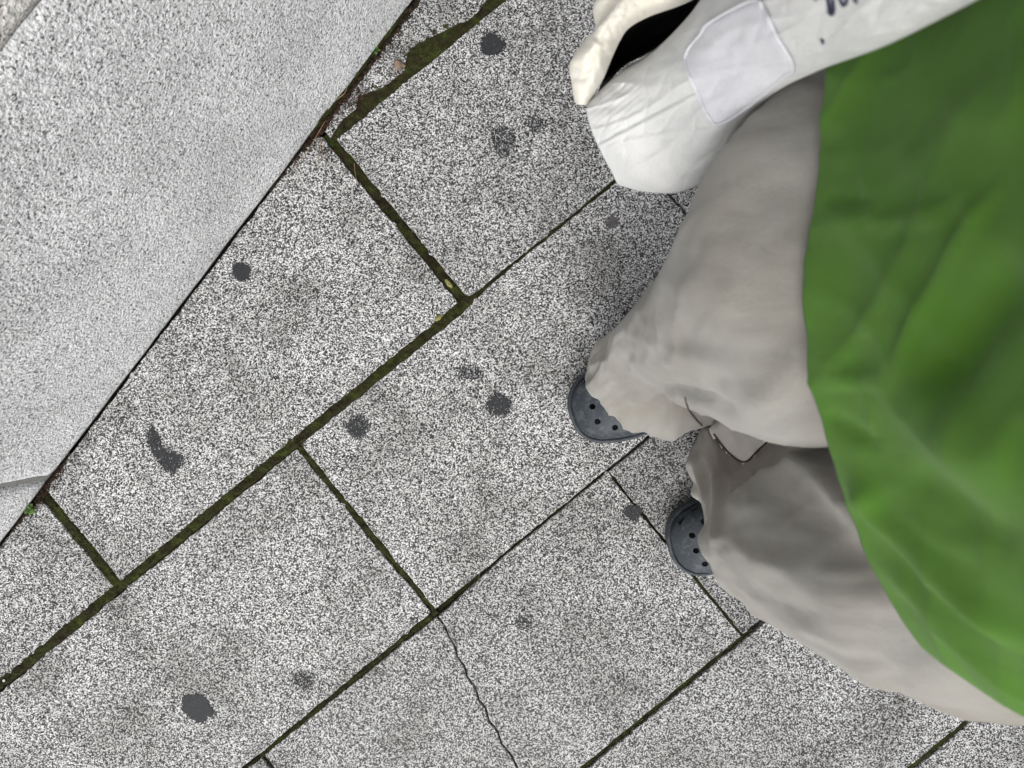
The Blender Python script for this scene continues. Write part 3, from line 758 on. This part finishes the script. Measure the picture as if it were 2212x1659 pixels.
FL = [([(1680, 975), (1770, 1030), (1880, 1160)], 22, .008), ([(1590, 1030), (1700, 1090), (1830, 1180), (1930, 1290)], 46, -.008), ([(1560, 1180), (1680, 1230), (1800, 1300), (1900, 1420)], 46, .008),
      ([(1545, 1000), (1550, 1100), (1546, 1200)], 10, .006), ([(1830, 1400), (1900, 1440), (1960, 1500)], 22, -.007), ([(1700, 1340), (1800, 1370), (1900, 1440)], 20, .005)]
def leg(ctrl, top_z, seed, hem, folds):
    """ctrl rows: z, cx, cy, rx, ry, rot ; returns dense rings"""
    n = 144; zs = [c[0] for c in ctrl]; K = 150
    arr = np.array(ctrl, float)
    rings = []
    for i in range(K+1):
        f = i/K; z = zs[0]+(zs[-1]-zs[0])*(f**1.15)
        j = max(0, min(len(zs)-2, np.searchsorted(zs, z)-1)); t = (z-zs[j])/(zs[j+1]-zs[j])
        q = [arr[max(0, min(len(arr)-1, j+a))] for a in (-1, 0, 1, 2)]
        c = cr(*q, t); ring = []
        for k in range(n):
            a = 2*math.pi*k/n; ca, sa = math.cos(a), math.sin(a)
            x = c[3]*ca; y = c[4]*sa
            amp = .0075+.006*math.exp(-z/.12)
            dsp = amp*(nz(ca*1.6+seed, sa*1.6, z*3.2+seed)*1.3+nz(ca*3.2, sa*3.2+seed, z*5.5)*.7)
            dsp += .0035*math.exp(-z/.25)*nz(ca*6, sa*6+seed, z*14)*1.2
            x += dsp*ca; y += dsp*sa
            r_ = c[5]; X = c[1]+x*math.cos(r_)-y*math.sin(r_); Y = c[2]+x*math.sin(r_)+y*math.cos(r_)
            Z = z
            if hem: Z += hem(a, z)
            if hem is hemR:
                k_ = math.exp(-max(0, z-.03)/.09); w_ = math.exp(-((a-3.75)/.38)**2)
                X += .016*k_*w_; Y += .012*k_*w_
                w_ = math.exp(-((a-5.5)/.35)**2); X -= .010*k_*w_; Y += .022*k_*w_
            nk_ = min(1, max(0, (z-.09)/.07))*(1-min(1, max(0, (z-.42)/.18)))
            if nk_ > 0:
                w_ = nk_*(.034*math.exp(-((a-2.15)/.6)**2) if hem is hemL else .046*math.exp(-((a-5.25)/.62)**2)); X -= w_*ca; Y -= w_*sa
            rg_ = (1-abs(nz(ca*2.4+seed*2, sa*2.4, z*6+Y*9)))**5*.0045*(.35+.8*math.exp(-z/.22))+(1-abs(nz(ca*5+seed, sa*5-z*4, z*11+X*14)))**6*.0022; X += rg_*ca; Y += rg_*sa
            if z > .13 and folds:
                u_, v_ = proj((X, Y, Z))
                for ln, wd, h_ in folds:
                    dd, t_, s_ = seg_d(u_, v_, ln)
                    if dd < wd*3:
                        q_ = h_*math.exp(-(dd/wd)**2)*min(1, 3*t_+.25)*min(1, 3*(1-t_)+.25); X += q_*ca; Y += q_*sa
            p = Vector((X, Y, Z))
            ring.append(p)
        rings.append(ring)
    return rings
def hemR(a, z):
    k = math.exp(-max(0, z-.03)/.07)
    return k*(.042*max(0, -math.cos(a-.0))**1.5 + .004*math.sin(3*a+1))
def hemL(a, z):
    k = math.exp(-max(0, z-.03)/.07)
    return k*(.045*max(0, -math.cos(a-.3))**1.5 + .004*math.sin(3*a))
ctrlR = [(.028, .228, .008, .116, .086, .0), (.09, .226, .010, .113, .084, 0), (.16, .232, .033, .102, .075, 0), (.28, .234, .052, .096, .080, 0), (.40, .226, .058, .094, .090, 0), (.52, .218, .064, .090, .100, 0),
         (.64, .220, .070, .098, .114, 0), (.72, .228, .084, .104, .122, 0), (.76, .250, .080, .096, .115, 0), (.80, .30, .075, .090, .09, 0), (.92, .31, .06, .10, .09, 0)]
ctrlL = [(.028, .384, -.132, .104, .106, 0), (.08, .382, -.136, .102, .104, 0), (.15, .368, -.168, .098, .092, 0), (.28, .350, -.176, .106, .098, 0), (.40, .318, -.160, .112, .100, 0), (.52, .294, -.140, .104, .098, 0),
         (.64, .302, -.130, .104, .100, 0), (.72, .312, -.118, .104, .100, 0), (.76, .325, -.105, .096, .096, 0), (.80, .34, -.075, .085, .085, 0), (.92, .335, -.06, .09, .08, 0)]
tr = empty('trousers', (.3, -.05, .02)); tr.parent = person; tr.matrix_parent_inverse = Matrix.Translation(-Vector(person.location))
pw = {'t': 1}
rR = leg(ctrlR, .92, 3.1, hemR, FR); rL = leg(ctrlL, .92, 8.7, hemL, FL)
def inpoly(u, v, P):
    c = False
    for i in range(len(P)):
        x1, y1 = P[i]; x2, y2 = P[(i+1) % len(P)]
        if (y1 > v) != (y2 > v) and u < (x2-x1)*(v-y1)/(y2-y1)+x1: c = not c
    return c
from mathutils.bvhtree import BVHTree
FACE = [(1540, 935), (1520, 860), (1640, 840), (1760, 900), (1700, 960), (1668, 944), (1640, 970), (1608, 998), (1572, 976)]
for nm, rg, isL in (('trouser_leg', rR, 0), ('trouser_leg', rL, 1)):
    nb = 9
    def shell(name, faces, V, m, off, th=.0018):
        used = sorted({i for f in faces for i in f}); mp = {a: b for b, a in enumerate(used)}
        o = mesh(name, [V[i] for i in used], [tuple(mp[i] for i in f) for f in faces], m, tr)
        s_ = o.modifiers.new('s', 'SOLIDIFY'); s_.thickness = th; s_.offset = off; bake(o); return o
    V, Fc = loft(rg)
    k0 = nb*144; cuff = Fc[:k0]; main = Fc[k0:]
    bvh = BVHTree.FromPolygons([Vector(v) for v in V], Fc)
    face = []
    if isL:
        face = [f for f in Fc[:36*144] if inpoly(*proj(V[f[0]]), FACE)]
        fs_ = set(face); cuff = [f for f in cuff if f not in fs_]; main = [f for f in main if f not in fs_]
    shell(nm, main, V, MTROU, -1); shell('cuff', cuff, V, MTROU, -1)
    if face: shell('cuff_facing', face, V, MCUFF, -1)
    def onleg(u, v):
        o_ = Vector((0, 0, H)); d_ = (unp(u, v, 0)-o_).normalized(); h = bvh.ray_cast(o_, d_)
        return (h[0] if h[0] is not None else unp(u, v, .05))-d_*.0006
    lines = ([[(1542, 938), (1572, 976), (1608, 998), (1640, 970), (1670, 944)]] if isL else [[(1481, 858), (1488, 885), (1502, 905), (1516, 919)]])
    for ln in lines:
        P = spline(ln, 30); v, f = tube([onleg(a, b) for a, b in P], .0015, 6); mesh('hem_seam', v, f, MSEAM, tr)
# ---------------- shirt
hemS = [(.170, .08), (.177, .14), (.184, .19), (.205, .238), (.28, .262), (.38, .235), (.43, .12), (.44, 0), (.425, -.12), (.38, -.182), (.30, -.184), (.245, -.158), (.212, -.12), (.19, -.066), (.172, 0)]
up_sh = lambda z: None
def torso_ring(z, n):
    tt_ = np.interp(z, [.78, .95, 1.15, 1.32, 1.40, 1.45], [0, 1, 2, 3, 4, 5])
    P = spline(hemS, n, True)
    sx = np.interp(z, [.78, .82, .88, .94, 1.0, 1.1, 1.25, 1.38, 1.43], [1, .955, .93, .945, .96, .92, .88, .62, .30])
    sy = np.interp(z, [.78, .86, .95, 1.1, 1.25, 1.38, 1.43], [1, .97, .90, .85, .95, .85, .28])
    c = np.array([.31, .03]); cc = np.array([float(np.interp(z, [.78, .95, 1.2, 1.43], [.31, .312, .325, .32])), .03])
    return cc+(P-c)*np.array([sx, sy])
folds = [ # polylines of crests in frame units, width, height (m): diagonal drapes of the loose front
    ([(2180, 400), (2080, 545), (1985, 690), (1935, 790)], 13, .0034), ([(1790, 470), (1900, 490), (2010, 478), (2110, 448)], 18, .0035),
    ([(1770, 820), (1850, 815), (1910, 820)], 14, .003), ([(1850, 1020), (1900, 1100), (2037, 1221), (2230, 1370)], 26, .0085),
    ([(1905, 1215), (1990, 1285), (2060, 1345), (2212, 1500)], 22, .006), ([(1960, 830), (2060, 930), (2212, 1010)], 60, .006),
    ([(2212, 180), (2060, 300), (1960, 400)], 50, .004), ([(2230, 560), (2100, 720), (2030, 860)], 60, -.012), ([(2212, 1180), (2080, 1080), (1960, 1010)], 45, -.005)]
creases = [([(1800, 430), (1890, 440)], 12, .0025), ([(1960, 520), (1880, 490)], 20, .002), ([(1770, 800), (1860, 795)], 10, .002), ([(1800, 905), (1880, 950)], 16, .003)]
n = 260; rings = []
zlist = [.78+.0018*i for i in range(112)]+[.985+.012*i for i in range(38)]
for z in zlist:
    P = torso_ring(z, n); ring = []
    cx, cy = .31, .03
    for k in range(n):
        x, y = P[k]; dirx, diry = x-cx, y-cy; L = math.hypot(dirx, diry); dirx /= L; diry /= L
        zz = z
        u, v = proj((x, y, z)); disp = .006*nz(y*9, z*7, 2.)+.0018*nz(y*25, z*20, 4.)+.0035*(1-abs(nz(y*13-z*9+x*6, z*5+y*3, 7.)))**6+.002*(1-abs(nz(y*22+z*14, z*9-y*6+x*8, 3.)))**7
        if x < .33 and z < 1.0:
            for ln, wd, h in folds:
                dd, t, sg = seg_d(u, v, ln); disp += h*math.exp(-(dd/wd)**2)*min(1, 4*t+.2)*min(1, 4*(1-t)+.3)
                # soft trough on one side of each drape
            for ln, wd, h in creases:
                dd, t, sg = seg_d(u, v, ln); disp -= h*math.exp(-(dd/wd)**2)
        zz += .006*nz(y*8, 3, 1)*math.exp(-(z-.78)/.02)
        ring.append((x+dirx*disp, y+diry*disp, zz))
    rings.append(ring)
V, Fc = loft(rings)
sh_ = mesh('shirt', V, Fc, MSHIRT, person); recalc(sh_); s = sh_.modifiers.new('s', 'SOLIDIFY'); s.thickness = .0014; s.offset = -1; bake(sh_)
# sleeves
for sgn in (1, -1):
    pts = [(.335, .02+sgn*.13, 1.385), (.335, .02+sgn*.185, 1.36), (.32, .02+sgn*.225, 1.28), (.305, .02+sgn*.25, 1.19)]
    S_ = [Vector(p) for p in spline(pts, 24)]
    V, Fc = tube(S_, [.075-.012*i/23+.003*nz(i*.5, sgn, 0) for i in range(24)], 40, cap=False)
    o = mesh('sleeve', V, Fc, MSHIRT, sh_); s = o.modifiers.new('s', 'SOLIDIFY'); s.thickness = .0014; bake(o)
# ------------------------------------------------------------------ white bag
bag = empty('tote_bag', (.2, .25, .6)); tag(bag, 'white canvas tote bag with a dark open mouth hanging over the beige trouser leg', 'tote bag')
def grid_surface(rows, nu, nv, wr=None):
    """rows of (u,v,z) control points -> dense grid of world points"""
    G = [spline(r_, nu) for r_ in rows]; out = []
    G = np.array(G)
    cols = [spline(G[:, i, :], nv) for i in range(nu)]
    for j in range(nv):
        for i in range(nu):
            u, v, z = cols[i][j]; d_ = wr(u, v, i/(nu-1), j/(nv-1)) if wr else 0
            out.append(unp(u, v, z+d_))
    Fc = [(j*nu+i, (j+1)*nu+i, (j+1)*nu+i+1, j*nu+i+1) for j in range(nv-1) for i in range(nu-1)]
    return out, Fc
def wrb(u, v, a, b):
    d_ = .003*nz(u*.012, v*.012, 1)+.0012*nz(u*.03, v*.05, 7)+.0022*(1-abs(nz(u*.006+v*.016, v*.006-u*.003, 5)))**8-.0014*(1-abs(nz(u*.02, v*.014+u*.01, 9)))**9
    for ln, wd, h in (([(1290, 318), (1400, 262), (1520, 198)], 4, .0022), ([(1296, 306), (1400, 250), (1516, 188)], 3, -.0016),):
        dd, t, s_ = seg_d(u, v, ln); d_ += h*math.exp(-(dd/wd)**2)
    d_ += .00025*math.sin((u*.62+v*.78)*.55)*math.exp(-(((u-1330)/60)**2))
    return d_
# rows run from the left end to the upper right; each goes from lower hidden underside, over the lower edge, to the top
rows = [
 [(1400, 330, .50), (1440, 330, .50), (1500, 320, .54), (1560, 270, .60), (1660, 190, .68), (1780, 120, .76), (1960, 50, .84), (2180, -50, .90)],
 [(1345, 400, .53), (1400, 412, .54), (1475, 412, .575), (1550, 365, .62), (1655, 218, .705), (1763, 155, .78), (1926, 93, .86), (2150, -20, .92)],
 [(1318, 365, .56), (1385, 385, .58), (1450, 368, .61), (1520, 312, .66), (1630, 208, .73), (1745, 135, .80), (1900, 75, .875), (2120, -40, .935)],
 [(1285, 300, .58), (1350, 300, .605), (1420, 275, .63), (1500, 240, .675), (1600, 160, .74), (1710, 90, .81), (1860, 20, .88), (2070, -90, .94)],
 [(1268, 245, .585), (1325, 225, .61), (1390, 200, .635), (1470, 165, .68), (1560, 100, .74), (1670, 30, .81), (1800, -50, .88), (2000, -170, .94)],
 [(1275, 215, .575), (1330, 170, .60), (1395, 135, .625), (1470, 75, .67), (1540, 20, .73), (1640, -50, .80), (1760, -130, .87), (1950, -250, .93)],
 [(1300, 200, .545), (1345, 150, .56), (1410, 110, .58), (1482, 40, .63), (1545, -40, .70), (1640, -130, .76), (1760, -210, .83), (1950, -320, .89)],
]
V, Fc = grid_surface(rows, 220, 150, wrb)
o = mesh('body', V, Fc, MBAG, bag); recalc(o)
if sum(p.normal.z*p.area for p in o.data.polygons) < 0: o.data.flip_normals()
s = o.modifiers.new('s', 'SOLIDIFY'); s.thickness = .002; s.offset = -1; bake(o)
# far panel, hangs behind/under: closes the pouch
rows = [[(a, b, z-.05) for a, b, z in r_] for r_ in (
 [(1345, 385, .53), (1420, 390, .545), (1480, 380, .575), (1540, 320, .63), (1655, 205, .705), (1763, 140, .78), (1926, 80, .86), (2150, -30, .92)],
 [(1310, 300, .52), (1370, 300, .53), (1430, 280, .56), (1500, 230, .61), (1620, 130, .68), (1720, 60, .75), (1880, -10, .83), (2090, -110, .90)],
 [(1300, 215, .50), (1350, 190, .51), (1420, 150, .54), (1480, 90, .60), (1580, 10, .66), (1680, -80, .73), (1800, -160, .80), (2000, -280, .88)])]
V, Fc = grid_surface(rows, 60, 30, None)
o = mesh('back_panel', V, Fc, MBAG, bag); s = o.modifiers.new('s', 'SOLIDIFY'); s.thickness = .002; bake(o)
# mouth: black lining behind the rim
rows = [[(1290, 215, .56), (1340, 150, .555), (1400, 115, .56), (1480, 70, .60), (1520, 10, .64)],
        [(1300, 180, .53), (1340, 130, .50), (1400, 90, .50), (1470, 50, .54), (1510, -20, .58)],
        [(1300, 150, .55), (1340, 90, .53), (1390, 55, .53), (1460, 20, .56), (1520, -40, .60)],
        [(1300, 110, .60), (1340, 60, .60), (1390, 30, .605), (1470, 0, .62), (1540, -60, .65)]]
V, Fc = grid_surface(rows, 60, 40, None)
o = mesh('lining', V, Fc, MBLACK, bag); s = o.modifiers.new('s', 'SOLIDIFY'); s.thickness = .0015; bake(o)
# rim: folded cream band around the mouth
def wrr(u, v, a, b): return .004*nz(u*.03, v*.03, 3)+.0015*nz(u*.08, v*.08, 5)
rows = [[(1272, 222, .575), (1301, 176, .59), (1324, 122, .60), (1340, 88, .608), (1359, 61, .615), (1403, 36, .62), (1487, 5, .64), (1560, -40, .66)],
        [(1262, 226, .59), (1280, 180, .608), (1300, 122, .622), (1318, 80, .63), (1345, 44, .637), (1395, 14, .642), (1470, -20, .66), (1545, -70, .68)],
        [(1250, 226, .59), (1252, 180, .605), (1268, 125, .622), (1292, 75, .632), (1320, 25, .64), (1370, -20, .645), (1450, -60, .66), (1525, -110, .68)],
        [(1241, 218, .575), (1235, 182, .59), (1232, 137, .60), (1262, 88, .608), (1287, 60, .612), (1290, 0, .62), (1380, -90, .64), (1500, -150, .66)],
        [(1250, 205, .555), (1246, 175, .565), (1244, 140, .575), (1270, 92, .58), (1293, 62, .585), (1300, 0, .59), (1380, -90, .61), (1500, -150, .63)]]
V, Fc = grid_surface(rows, 120, 50, wrr)
o = mesh('rim', V, Fc, MRIM, bag); recalc(o)
s = o.modifiers.new('s', 'SOLIDIFY'); s.thickness = .0025; s.offset = -1; bake(o)
# patch with piped outline, follows the bag body (offset proud of it)
from mathutils.bvhtree import BVHTree
bo = [c for c in bag.children if c.name.startswith('body')][0]
bvh = BVHTree.FromPolygons([v_.co for v_ in bo.data.vertices], [p.vertices[:] for p in bo.data.polygons])
def onbag(u, v, lift=.002):
    o_ = Vector((0, 0, H)); d_ = (unp(u, v, 0)-o_).normalized(); h = bvh.ray_cast(o_, d_)
    if h[0] is None: return unp(u, v, .7)
    return h[0]-d_*lift
po = spline([(1478, 128), (1512, 72), (1535, 45), (1625, -2), (1650, 18), (1680, 80), (1715, 145), (1690, 170), (1600, 245), (1553, 270), (1535, 262), (1510, 215)], 120, True)
pc = po.mean(0); V, Fc = [], []
nr_ = 16
for r_ in range(nr_):
    k = 1-r_/(nr_-1)*.97
    for (u, v) in po:
        q = pc+(np.array((u, v))-pc)*k; V.append(onbag(q[0], q[1], .0008 if r_ == 0 else .0035))
m_ = len(po)
for r_ in range(nr_-1):
    for k in range(m_): Fc.append((r_*m_+k, r_*m_+(k+1) % m_, (r_+1)*m_+(k+1) % m_, (r_+1)*m_+k))
Fc.append(tuple((nr_-1)*m_+k for k in range(m_)))
pt = mesh('patch', V, Fc, MPATCH, bag); recalc(pt)
v, f = tube([onbag(*(pc+(q-pc)*.985), .0038) for q in list(po)+[po[0]]], .0012, 8, cap=False); mesh('piping', v, f, MPATCH, pt)
# printed strokes near the top edge of the frame
def stroke(pts, r_, nm='print'):
    P = spline(pts, 14); return tube([onbag(u, v, .0006) for u, v in P], r_, 8)
parts = [stroke([(1786, -20), (1789, 2), (1792, 22)], .0009), stroke([(1790, 22), (1797, 30), (1801, 18), (1800, 0)], .0011), stroke([(1812, -20), (1816, 0), (1822, 12)], .0009), stroke([(1822, 12), (1828, 6), (1830, -8)], .0008),
         stroke([(1843, -12), (1848, 2), (1852, 4)], .0008), stroke([(1773, 84), (1778, 88), (1777, 93)], .0008), stroke([(1757, -10), (1764, 0)], .0008)]
for V, Fc in (join(parts[0:2]), join(parts[2:4]), parts[4], parts[5], parts[6]): mesh('print_mark', V, Fc, MNAVY, bag)
# handles go up over the shoulder
for k, (dx, dy) in enumerate(((0, 0), (.03, .03))):
    a = unp(2080, -60, .94)
    pts = [tuple(a), (a.x+.06+dx, a.y+.03+dy, 1.08), (.33+dx, .22+dy*.5, 1.30), (.345, .19, 1.445), (.40, .22, 1.3), (.36+dx, .27+dy, 1.05), (.30+dx, .24+dy, .93)]
    S_ = spline(pts, 60); V, Fc = [], []
    for i, p in enumerate(S_):
        t = S_[min(i+1, 59)]-S_[max(i-1, 0)]; sd = np.array([1., .2, 0])*.014
        for q in (-1, 1): V.append(tuple(p+sd*q))
    for i in range(59): Fc.append((2*i, 2*i+1, 2*i+3, 2*i+2))
    o = mesh('handle', V, Fc, MBAG, bag); s = o.modifiers.new('s', 'SOLIDIFY'); s.thickness = .003; bake(o)
